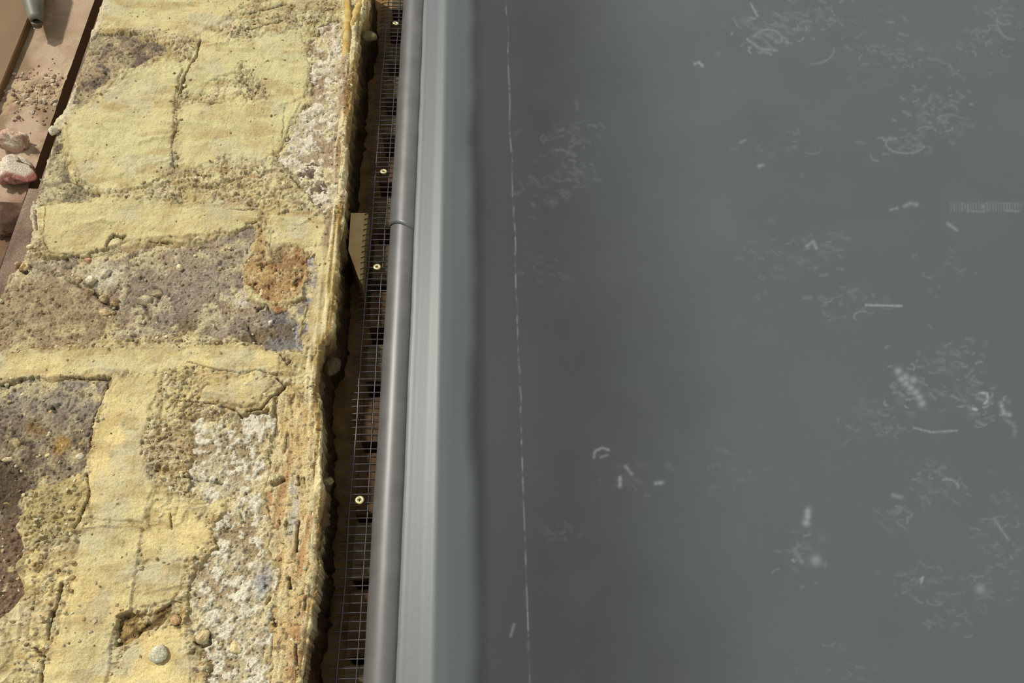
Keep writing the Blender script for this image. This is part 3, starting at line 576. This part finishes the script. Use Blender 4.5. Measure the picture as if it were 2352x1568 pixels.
# torn strands and lumps hanging at the top of the right rim
def strand(pts, r, name='hanging_mortar', c1=(206, 168, 92), c2=(226, 200, 132), parent=wall, seed=1, flat=1.0):
    pts = np.array(pts, float); n = 40; t = np.linspace(0, 1, n); k = np.linspace(0, 1, len(pts)); c = np.stack([np.interp(t, k, pts[:, i]) for i in range(3)], -1)
    nn = 9; a = np.arange(nn)/nn*2*np.pi; rr = r*(np.sin(np.pi*np.clip(t, .04, .96))**.5)*(.7+.6*fbm(t*.05, t*0, 9, 3, seed))
    T = np.gradient(c, axis=0); T /= np.linalg.norm(T, axis=1)[:, None]; up = np.array([0, 0, 1.]); S = np.cross(T, up); S /= np.linalg.norm(S, axis=1)[:, None]+1e-9; U = np.cross(S, T)
    wv = 1+(fbm(t[:, None]*.09+a*.004, a*.01+t[:, None]*0, 6, 3, seed+3)-.5)*.9
    V = c[:, None]+(S[:, None]*np.cos(a)[None, :, None]*flat+U[:, None]*np.sin(a)[None, :, None])*(rr[:, None]*wv)[..., None]
    V = np.concatenate([V, V[:, :1]], 1)
    cc = mix(np.broadcast_to(lin(*c1)*.8, V.shape), lin(*c2)*.8, ss(.4, .6, fbm(V[..., 0], V[..., 1], 8, 3, seed+5)))
    return link(name, npmesh(name, V.reshape(-1, 3), gridfaces(n, nn+1), cc.reshape(-1, 3)), M_mortar, parent)
def W3(q, r, z): x, y = P(float(q), float(r), z); return (float(x), float(y), z)
o = strand([W3(796, -30, .032), W3(800, 20, .034), W3(798, 70, .034), W3(794, 130, .031), W3(800, 190, .027)], .0055, seed=2); o['label'] = 'orange-yellow torn mortar strand'
strand([W3(820, -30, .030), W3(826, 10, .031), W3(808, 60, .031), W3(796, 100, .030)], .0060, seed=4)
strand([W3(838, -20, .024), W3(842, 20, .022), W3(828, 48, .02)], .0070, seed=6, c1=(190, 160, 96), c2=(226, 204, 150))
strand([W3(812, 78, .020), W3(814, 150, .018), W3(806, 230, .016)], .0050, seed=7, c1=(150, 128, 76), c2=(196, 170, 104))
LMP = [(846, 82, .004, (13, 9, 8), (176, 158, 108), 'pale ragged mortar lump jutting from the rim near the top'),
       (802, 272, .006, (7, 9, 7), (120, 116, 72), 'olive lump clinging to the rim halfway up the upper wall'),
       (752, 1106, .004, (6, 5, 4), (190, 170, 120), 'thin pale spur of mortar poking into the gap'),
       (762, 840, -.004, (9, 18, 9), (132, 110, 76), 'ragged brown lump under the rim beside the gap')]
for i, (qx, qy, z, r, cc, lab) in enumerate(LMP):
    x, y, zz = W3(qx, qy, z); o = link('mortar_lump', rock_mesh('mortar_lump', [v/1000 for v in r], 300+i, cc, tuple(int(v*.75) for v in cc), 3, .5), M_stone, wall)
    o.location = (x, y, zz); o['label'] = lab

# grey rubber roof sheet ------------------------------------------------------------
X_SEAM = PX(941, .006)
prof = [(PX(941, .006), .0066), (PX(946, .006), .0080), (PX(960, .01), .0098), (PX(975, .01), .0114), (PX(988, .014), .0130), (PX(997, .016), .0147), (PX(1005, .016), .0161), (PX(1012, .016), .0165), (PX(1022, .015), .0154), (PX(1034, .012), .0137), (PX(1050, .010), .0104), (PX(1068, .004), .0062), (PX(1086, .001), .0025), (PX(1100, .0), .0007), (PX(1112, .0), .0001), (PX(1128, 0), 0.), (PX(1150, .0), .0)]
def catmull(pts, n):
    pts = np.array(pts); d = np.r_[0, np.cumsum(np.hypot(*np.diff(pts, axis=0).T))]; t = np.linspace(0, d[-1], n)
    m_ = np.gradient(pts, d, axis=0); i = np.clip(np.searchsorted(d, t, side='right')-1, 0, len(pts)-2); hgt = (d[i+1]-d[i]); s_ = ((t-d[i])/hgt)[:, None]; hgt = hgt[:, None]
    return (2*s_**3-3*s_**2+1)*pts[i]+(s_**3-2*s_**2+s_)*hgt*m_[i]+(-2*s_**3+3*s_**2)*pts[i+1]+(s_**3-s_**2)*hgt*m_[i+1]
pc = catmull(prof, 130); pc[:, 1] = np.maximum(pc[:, 1], 0); XE = PX(2860, 0)
flat = np.linspace(pc[-1, 0], XE, 640)[1:]
px_all = np.r_[[X_SEAM+.006, X_SEAM+.0008, X_SEAM+.0002], pc[:, 0], flat]; pz_all = np.r_[[.0022, .0022, .0032], pc[:, 1], flat*0]
rowm = np.linspace(1660, -80, 800); Ym = np.array([PY(v, 0.) for v in rowm])
Xg = np.repeat(px_all[None], len(Ym), 0); Zg = np.repeat(pz_all[None], len(Ym), 0); Yg = np.repeat(Ym[:, None], len(px_all), 1)
q, r = proj(Xg, Yg, Zg)
xm = 1075+(q-1075)*3220/(r+2436)
wav = (fbm(Xg, Yg, 160, 2, 111, 1, .5)-.5)*.0016*ss(1010, 1120, xm)+(fbm(Xg, Yg, 60, 2, 112, 1, .35)-.5)*.0010*ss(1005, 1040, xm)*ss(1500, 1200, xm)
bul = np.exp(-((xm-1078)/26)**2)*(.0022*np.exp(-((r-500)/170)**2)+.0016*np.exp(-((r-1130)/150)**2)-.0010*np.exp(-((r-330)/60)**2))
edge_w = (fbm(Yg, Yg*0, 50, 3, 113)-.5)*.0016*ss(990, 941, xm)
Zg = Zg+wav+bul; Xg = Xg+edge_w
# scuffs: dust and scratches rubbed into the sheet, drawn as strokes on the plan of the roof
S = np.zeros((1760, 2960), np.float32)               # index = photo-plane unit + margin 90
def splat(cx, cy, rad, amp):
    x0 = int(cx-3*rad)+90; x1 = int(cx+3*rad)+92; y0 = int(cy-3*rad)+90; y1 = int(cy+3*rad)+92
    if x0 < 0 or y0 < 0 or x1 > S.shape[1] or y1 > S.shape[0]: return
    yy, xx = np.ogrid[y0-90:y1-90, x0-90:x1-90]; g = np.exp(-((xx-cx)**2+(yy-cy)**2)/(2*rad*rad))*amp
    S[y0:y1, x0:x1] = np.maximum(S[y0:y1, x0:x1], g)
def stroke(pts, w, amp):
    pts = np.array(pts, float); d = np.r_[0, np.cumsum(np.hypot(*np.diff(pts, axis=0).T))]
    for t in np.arange(0, d[-1]+.01, max(1.2, w*.7)):
        k = .45+.55*_rng.rand(); splat(np.interp(t, d, pts[:, 0]), np.interp(t, d, pts[:, 1]), w*(.8+.4*_rng.rand()), amp*k)
def arc(cx, cy, rx, ry, a0, a1, w, amp):
    a = np.linspace(a0, a1, 14); stroke(np.stack([cx+rx*np.cos(a), cy+ry*np.sin(a)], -1), w, amp)
CL = [(1760, 70, 60, 45, 40, .5), (1900, 30, 90, 40, 26, .35), (2080, 120, 130, 60, 40, .32), (2150, 250, 60, 50, 40, .4), (2080, 330, 60, 30, 22, .35), (2280, 60, 60, 60, 24, .3),
      (1300, 320, 70, 50, 26, .2), (1270, 440, 60, 40, 22, .2), (1330, 400, 40, 40, 14, .22), (1880, 570, 70, 40, 20, .3), (1760, 600, 60, 60, 14, .2), (1960, 690, 70, 30, 20, .35), (2180, 830, 80, 60, 30, .35),
      (2090, 880, 40, 40, 22, .55), (2250, 920, 50, 40, 26, .5), (2020, 960, 80, 50, 24, .25), (2160, 1110, 60, 50, 24, .32), (2060, 1180, 50, 30, 14, .3), (2300, 1230, 50, 80, 24, .3), (1850, 1270, 40, 50, 18, .35), (2170, 1400, 60, 50, 20, .3),
      (1680, 1090, 60, 40, 10, .2), (1450, 1090, 60, 40, 8, .2), (2110, 1330, 50, 30, 12, .3), (1290, 1220, 50, 20, 8, .15), (1270, 620, 60, 40, 8, .15), (2250, 1350, 60, 50, 14, .25), (1800, 330, 90, 50, 10, .2), (2200, 640, 90, 60, 10, .2), (1950, 1560, 120, 40, 14, .2)]
for cx, cy, sx_, sy_, n, am in CL:
    for _ in range(int(n*1.5)):
        a = _rng.rand()*6.28; rad = 4+14*_rng.rand()**2
        if _rng.rand() < .6:                         # short dragged smear
            x_, y_ = _rng.normal(cx, sx_*.6), _rng.normal(cy, sy_*.6); L_ = 3+9*_rng.rand(); t_ = _rng.normal(.25, .5)
            stroke([(x_-L_*math.cos(t_), y_-L_*math.sin(t_)), (x_, y_+_rng.normal(0, 1)), (x_+L_*math.cos(t_), y_+L_*math.sin(t_))], 1.1+1.9*_rng.rand(), am*.9*(.3+.7*_rng.rand())); continue
        arc(_rng.normal(cx, sx_*.6), _rng.normal(cy, sy_*.6), rad*1.3, rad*.7, a, a+.6+2.2*_rng.rand(), .9+.9*_rng.rand(), am*1.35*(.3+.7*_rng.rand()))
    for _ in range(n//2): splat(_rng.normal(cx, sx_*.6), _rng.normal(cy, sy_*.6), 3+5*_rng.rand(), am*.35*_rng.rand())
stroke([(1724, 8), (1740, 38)], 1.6, .8); stroke([(1716, 90), (1745, 112), (1785, 116)], 2, .6); arc(1764, 90, 32, 22, 3.4, 6.6, 1.6, .6)
stroke([(1596, 146), (1606, 143), (1614, 152)], 2.2, .9); stroke([(1700, 328), (1712, 322)], 2, .5); stroke([(1742, 382), (1754, 379)], 2.5, .8)
arc(2080, 330, 45, 22, .3, 3.9, 1.6, .5); stroke([(2030, 322), (2058, 318)], 2, .5); arc(2330, 50, 40, 40, 1.6, 3.4, 2, .35)
stroke([(2175, 512), (2200, 530)], 2.4, .6); stroke([(2045, 482), (2060, 478)], 2.2, .6); stroke([(2076, 474), (2092, 466), (2106, 470)], 3, .6)
stroke([(1990, 700), (2072, 702)], 1.8, 1.0); stroke([(1852, 566), (1868, 554), (1876, 572)], 2.6, .7); stroke([(2100, 982), (2140, 992), (2200, 988)], 1.6, .7)
for (a, b) in ((2064, 852), (2072, 870), (2082, 880), (2092, 890), (2104, 900), (2112, 912), (2118, 926), (2080, 866), (2098, 872)): splat(a, b, 6, .75)
stroke([(2250, 902), (2268, 902), (2270, 918), (2262, 926)], 2, 1.3); stroke([(2236, 938), (2244, 940)], 2.6, 1.4); stroke([(2300, 926), (2306, 948), (2320, 952)], 4, .9); stroke([(2308, 962), (2330, 975), (2332, 1000)], 3, .35)
stroke([(1364, 1052), (1366, 1036), (1384, 1028), (1400, 1034)], 2.0, .7); stroke([(1380, 1050), (1396, 1044)], 2, .45); stroke([(1424, 1096), (1424, 1116)], 3, .8); stroke([(1436, 1070), (1452, 1090)], 2.5, .6); stroke([(1504, 1110), (1524, 1108)], 3, .8)
stroke([(1856, 1170), (1854, 1200)], 4.5, .9); splat(1852, 1200, 6, .8); splat(1874, 1286, 9, .6); stroke([(1824, 1260), (1842, 1290)], 4, .4); stroke([(1820, 1285), (1826, 1290)], 2, .7)
arc(2175, 1118, 26, 18, 4.4, 6.4, 2.4, .6); stroke([(2050, 1136), (2072, 1142)], 3, .5); stroke([(1173, 1460), (1181, 1432)], 2, .5); splat(2252, 1352, 8, .5); stroke([(2114, 1330), (2120, 1326), (2116, 1338)], 2, 1.0)
stroke([(2285, 1190), (2300, 1215), (2318, 1240)], 2, .5); arc(1870, 110, 46, 36, 0, 1.8, 1.5, .35)
for i in range(26):                                  # the ribbed heel print at the right
    xx = 2184+i*6.4; stroke([(xx, 464+3*_rng.rand()), (xx+1, 484+4*_rng.rand())], 1.0, .2+.35*_rng.rand())
stroke([(2290, 466), (2348, 470)], 1.2, .3); stroke([(2222, 485), (2262, 487)], 1.2, .4); stroke([(2310, 484), (2340, 485)], 1.4, .5); splat(2258, 474, 4, .35)
# scored chalk line along the sheet
for yy in np.arange(-70, 1650, 1.3):
    v = float(fbm(np.array(yy*.0004), np.array(.3), 6, 3, 121)); v2 = float(fbm(np.array(yy*.0004), np.array(.7), 40, 2, 122))
    amp = (ss(.40, .6, np.array(v))*.8+.12)*(.30+.85*v2); cx = 1163+yy*.0345+(float(fbm(np.array(yy*.001), np.array(.2), 60, 2, 123))-.5)*7
    splat(cx, yy, .95, float(amp)*.8)
def samp(q, r):
    a = np.clip(q+90, 0, S.shape[1]-2); b = np.clip(r+90, 0, S.shape[0]-2); ai = a.astype(int); bi = b.astype(int); fa = a-ai; fb = b-bi
    return (S[bi, ai]*(1-fa)+S[bi, ai+1]*fa)*(1-fb)+(S[bi+1, ai]*(1-fa)+S[bi+1, ai+1]*fa)*fb
sc_ = samp(q, r); film = fbm(Xg, Yg, 90, 5, 131)
dust = np.clip(sc_*.62, 0, 1)
pale_ramp = ss(1200, 1750, xm)*.66+(film-.5)*.22                     # base colour grows paler away from the raised edge, unevenly
base = mix(np.broadcast_to(lin(64, 67, 67)*.52, Xg.shape+(3,)), lin(106, 114, 114)*.66, np.clip(pale_ramp, 0, 1))
tint = fbm(Xg, Yg, 120, 3, 132); base = mix(base, base*np.array([.97, 1.01, 1.0]), ss(.45, .6, tint)); base = mix(base, base*np.array([.98, .99, 1.05]), ss(.5, .35, tint)*ss(200, 900, r))
upst = ss(1102, 1064, xm+22*(fbm(Xg, Yg, 90, 3, 133)-.5)); base = mix(base, base*0+lin(106, 112, 111)*.8, upst*.85)   # the raised edge strip gets a paler base colour
base = mix(base, lin(186, 192, 190)*.8, dust*.75)
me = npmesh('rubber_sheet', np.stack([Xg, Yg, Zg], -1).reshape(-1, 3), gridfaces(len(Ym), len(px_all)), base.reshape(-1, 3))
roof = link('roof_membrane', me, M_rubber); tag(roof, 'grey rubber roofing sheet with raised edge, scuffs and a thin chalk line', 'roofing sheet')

# timber deck under the roof sheet
deck = link('roof_deck', boxm('roof_deck', PX(905, -.004), XE+.02, YA-.02, YB+.05, -.032, -.0045, .002), M_wood); tag(deck, kind='structure')
fillet = link('trim_2', pymesh('kerb_batten', [(PX(968, 0), YA-.02, -.003), (PX(1075, 0), YA-.02, -.003), (PX(1010, 0), YA-.02, .011), (PX(968, 0), YA-.02, .004),
   (PX(968, 0), YB+.05, -.003), (PX(1075, 0), YB+.05, -.003), (PX(1010, 0), YB+.05, .011), (PX(968, 0), YB+.05, .004)],
   [(0, 1, 2, 3), (7, 6, 5, 4), (0, 4, 5, 1), (1, 5, 6, 2), (2, 6, 7, 3), (3, 7, 4, 0)]), M_wood); tag(fillet, kind='structure')

# rounded plastic edge trim in two lengths
def trim_len(name, y0, y1, extra, hook0=0., hook1=0., seed=0):
    cxx = PX(918, .004); rad = .0218+extra; zc = -.0170
    pts = [(PX(985, .0), -.002+extra*.5, 0)]
    for a in np.linspace(48, 186, 44): pts.append((cxx+rad*math.cos(math.radians(a)), zc+rad*math.sin(math.radians(a)), a))
    pts += [(cxx-rad*.99, zc-.012, 205), (cxx-rad*.99, zc-.018, 205)]
    pr = np.array(pts); n = max(40, int((y1-y0)/.006)); t = np.linspace(0, 1, n)
    ax = (pr[:, 0]-cxx)/rad
    yy0 = y0+hook0*(1-np.clip(ax, -1, 1)**2*1.0)*0+hook0*(-ax*.9); yy1 = y1
    Yt = yy0[None]*(1-t[:, None])+yy1*t[:, None]; Xt = np.repeat(pr[None, :, 0], n, 0); Zt = np.repeat(pr[None, :, 1], n, 0)
    w = (fbm(Yt, Xt, 60, 3, 140+seed)-.5)*.0013; d = np.stack([(Xt-cxx)/rad, (Zt-zc)/rad], -1); Xt = Xt+w*d[..., 0]; Zt = Zt+w*d[..., 1]*.6
    outer = np.stack([Xt, Yt, Zt], -1); inner = outer.copy(); inner[..., 0] = cxx+(inner[..., 0]-cxx)*.9; inner[..., 2] = zc+(inner[..., 2]-zc)*.9-.0002
    # lip closing the near end
    V = np.concatenate([inner[:1], outer], 0)
    return npmesh(name, V.reshape(-1, 3), gridfaces(n+1, len(pr)), None)
YJ = PY(514, .01)
t1 = link('edge_trim', trim_len('edge_trim', YJ, YB+.05, .0011, .012, seed=1), M_trim); tag(t1, 'far length of rounded dark grey edge trim, above the curved joint', 'edge trim')
t2 = link('edge_trim', trim_len('edge_trim', YA-.02, YJ+.03, 0, 0, seed=2), M_trim); tag(t2, 'near length of rounded dark grey edge trim, below the curved joint', 'edge trim')

# black vent mesh ------------------------------------------------------------------
ZM = -.016
mesh_t = thing('vent_mesh', 'black plastic mesh strip screwed below the edge trim along the gap', 'vent mesh', (PX(845, ZM), 0, ZM))
bx = PX(845, ZM)
def tube_mesh(name, pts, r, nn=6):
    pts = np.array(pts, float); T = np.gradient(pts, axis=0); T /= np.linalg.norm(T, axis=1)[:, None]; up = np.array([0, 0, 1.])
    S_ = np.cross(T, up); S_ /= np.linalg.norm(S_, axis=1)[:, None]; U = np.cross(S_, T); a = np.arange(nn)/nn*2*np.pi
    V = pts[:, None]+(S_[:, None]*np.cos(a)[None, :, None]+U[:, None]*np.sin(a)[None, :, None])*r
    n = len(pts); i = np.arange(n-1)[:, None]*nn; j = np.arange(nn)[None]; f = np.stack([i+j, i+(j+1) % nn, i+nn+(j+1) % nn, i+nn+j], -1).reshape(-1, 4)
    return npmesh(name, V.reshape(-1, 3), f)
PITCH = .0
yy = PY(240, ZM); PITCH = abs(PY(250, ZM)-yy)
xl_, xr_ = PX(814, ZM)-bx, PX(902, ZM)-bx
cw = tube_mesh('cross_wire', [(xl_, 0, -.003), (xl_+.004, 0, -.0008), (PX(833, ZM)-bx, 0, 0), ((PX(833, ZM)-bx)*.4, 0, .0004), (0.006, 0, .0008), (xr_, 0, .0008)], .0007)
cw.materials.append(M_wire)
SCR = [(909, 54), (881, 394), (866, 613), (826, 1148)]
ys = np.arange(YA, YB+.02, PITCH)
for y in ys:
    o = bpy.data.objects.new('cross_wire', cw); COL.objects.link(o); o.parent = mesh_t; o.location = (random.uniform(-.0006, .0006), float(y)+random.uniform(-.0004, .0004), 0)
n = 260; yl = np.linspace(YA, YB+.02, n)
for k, (xmv, rr) in enumerate(((833, .0010), (868, .0006))):
    xw = np.full(n, PX(xmv, ZM)-bx); zw = np.zeros(n)+.0006
    for (a, b) in SCR: ysn = PY(b, ZM); zw -= .002*np.exp(-((yl-ysn)/.010)**2)
    xw = xw+(fbm(yl, yl*0, 90, 2, 150+k)-.5)*.003
    link('long_wire', tube_mesh('long_wire', np.stack([xw, yl, zw], -1), rr), M_wire, mesh_t)

# timber boards below the mesh, with open gaps between them
GAPS = [(-60, -30), (10, 36), (66, 92), (132, 163), (214, 256), (300, 348), (408, 443), (509, 548), (632, 657), (738, 778), (862, 899), (1001, 1027), (1169, 1187), (1317, 1341), (1496, 1514), (1680, 1700)]
clad = thing('timber_cladding', 'row of brown timber boards below the black mesh with open gaps', 'cladding', (PX(870, ZM-.006), YA, ZM-.006))
bx0 = clad.location.x
for (a0, a1), (b0, b1) in zip(GAPS[:-1], GAPS[1:]):
    yb0, yb1 = PY(b0, ZM-.006), PY(a1, ZM-.006)
    me = boxm('board', PX(841, ZM-.006)-bx0, PX(905, ZM-.006)-bx0, yb0-YA, yb1-YA, -.15, -.013+random.uniform(-.001, 0), .0012)
    link('board', me, M_wood if random.random() < .6 else M_woodd, clad)
fas = link('trim_3', boxm('fascia', PX(906, -.05), PX(930, -.05), YA, YB+.04, -.30, -.0335, .001), M_woodd); tag(fas, kind='structure')
# pale wedge of timber at a lower level, seen in the gap
def prism(name, pts, z0, z1, mat):
    a = [W3(q, r, z1) for q, r in pts]; k = len(a); V = a+[(x, y, z0) for x, y, z in a]
    return link(name, pymesh(name, V, [tuple(range(k))[::-1], tuple(range(k, 2*k))]+[(i, (i+1) % k, (i+1) % k+k, i+k) for i in range(k)]), mat)
o = prism('timber_wedge', [(806, 489), (846, 489), (838, 560), (832, 652), (824, 640), (812, 606), (800, 574)], -.10, -.020, M_pale)
tag(o, 'pale timber block with a slanting end, lying in the gap beside the mesh', 'timber block')

# brass screws ------------------------------------------------------------------
def screw_parts(parent):
    pr = [(0, -.0004), (.0012, -.0004), (.0017, .0), (.0019, .0010), (.0034, .0015), (.0048, .0010), (.0052, .0), (.0046, -.0009), (.0022, -.0030), (.0020, -.010), (.0006, -.014), (0, -.015)]
    nn = 20; V = []; 
    for i, (r, z) in enumerate(pr):
        for k in range(nn):
            a = k/nn*2*math.pi; rr = r
            if i in (2, 3): rr = r*(1+.28*math.cos(4*a))
            V.append((rr*math.cos(a), rr*math.sin(a), z))
    Fs = [(i*nn+k, (i+1)*nn+k, (i+1)*nn+(k+1) % nn, i*nn+(k+1) % nn) for i in range(len(pr)-1) for k in range(nn)]
    hd = link('head', pymesh('screw_head', V, [tuple(reversed(f)) for f in Fs][::1], True), M_brass, parent)
    V = []; 
    for k in range(16):
        a = k/16*2*math.pi; rr = .00155*(1+.3*math.cos(4*a)); V.append((rr*math.cos(a), rr*math.sin(a), .0003))
    V2 = [(x, y, -.0012) for x, y, z in V]
    rc_ = link('recess', pymesh('recess', V+V2, [tuple(range(16)), tuple(range(31, 15, -1))]+[(k, k+16, (k+1) % 16+16, (k+1) % 16) for k in range(16)]), M_dark, parent)
    return hd, rc_
s0 = None
LB = ['brass screw in the mesh at the very top of the picture', 'brass screw in the mesh just above the curved trim joint', 'brass screw in the mesh beside the pale timber block', 'brass screw in the mesh lowest of the four, beside the thin mortar spur']
for i, (qx, qy) in enumerate(SCR):
    x, y, z = W3(qx, qy, ZM+.0035)
    if s0 is None:
        s0 = thing('screw', LB[i], 'screw', (x, y, z), 'brass screws holding the mesh'); screw_parts(s0); s = s0
    else:
        s = s0.copy(); COL.objects.link(s); s.location = (x, y, z); s['label'] = LB[i]
        for ch in list(s0.children): cc_ = ch.copy(); COL.objects.link(cc_); cc_.parent = s
    s.rotation_euler = (math.radians(-14+i*4), math.radians(8), i*.5)

# things beyond the wall at the far left ------------------------------------------------------------------
# upright brown board along the ledge
bx1 = float(P(44., 130., ZL)[0])
brd = link('timber_board', boxm('timber_board', bx1-.120, bx1, PY(470, ZL), PY(-160, ZL), ZL-.005, ZL+.012, .0016), mat_noise('tan board', (118, 92, 56), (134, 104, 68), 14, .7, .3, stretch=(1, .4, 1), bump=.2)); tag(brd, 'tan brown plank lying along the far left ledge under the pipe', 'board')
# pipe
def cone(name, p0, p1, r0, r1, mat, parent=None, nn=24):
    p0 = np.array(p0); p1 = np.array(p1); T = _n(p1-p0); S_ = _n(np.cross(T, (0, 1, .2))); U = np.cross(S_, T); V = []; 
    for t, rr in ((0, r0*.6), (0, r0), (.5, (r0+r1)/2), (.93, r1), (1, r1*.85), (1, r1*.5), (.9, r1*.45)):
        for k in range(nn):
            a = k/nn*2*math.pi; V.append(p0+(p1-p0)*t+(S_*math.cos(a)+U*math.sin(a))*rr)
    Fs = [(i*nn+k, i*nn+(k+1) % nn, (i+1)*nn+(k+1) % nn, (i+1)*nn+k) for i in range(6) for k in range(nn)]
    Fs.append(tuple(range(6*nn, 7*nn)))
    return link(name, pymesh(name, V, Fs, True), mat, parent)
pp = thing('downpipe', 'tapered grey-green pipe end resting at the top left corner', 'pipe', W3(84, 50, ZL+.026))
L0 = np.array(pp.location)
cone('pipe_body', np.array(W3(62, -70, ZL+.040))-L0, (0, 0, 0), .0245, .0105, mat_noise('grey green metal', (112, 112, 92), (136, 132, 108), 30, .5, .5, bump=.3), pp)
cone('nozzle', (0, 0, 0), np.array(W3(86, 62, ZL+.018))-L0, .0085, .0062, mat_noise('dark nozzle', (80, 72, 50), (120, 110, 80), 60, .5, .5), pp)
for k, (qx, qy, rr) in enumerate(((80, 65, .0021), (89, 61, .0028))):
    o = link('white_droplet', rock_mesh('white_droplet', (rr, rr, rr*.8), 500+k, (250, 250, 244), (240, 240, 230), 2, .05), M_stone, pp); p = np.array(W3(qx, qy, ZL+.019))-L0; o.location = tuple(p)
# chunks
ck = [(38, 322, (20, 12, 13), (246, 232, 206), (214, 180, 152), 'white lumpy mortar chunk at the left frame edge, upper of two', None),
      (30, 396, (27, 24, 18), (206, 150, 126), (176, 112, 96), 'round pink brick chunk with white mortar crust, lower of two', ((246, 230, 204), -.1, (-.3, .5, .6)))]
for i, (qx, qy, r_, c1, c2, lab, cap) in enumerate(ck):
    x, y, z = W3(qx, qy, ZL+r_[2]/1000*.7); nm = 'rubble_chunk'
    o = link(nm, rock_mesh(nm, [v/1000 for v in r_], 401+i, c1, c2, 4, .75, cap), M_stone); o.location = (x, y, z); tag(o, lab, 'rubble')
o = link('rubble_chunk', rock_mesh('rubble_chunk', (.030, .036, .016), 410, (120, 92, 74), (84, 62, 46), 4, .5), M_stone); x, y, z = W3(14, 500, ZL+.006); o.location = (x, y, z); tag(o, 'dark brown rough chunk below the pink one at the frame edge', 'rubble')
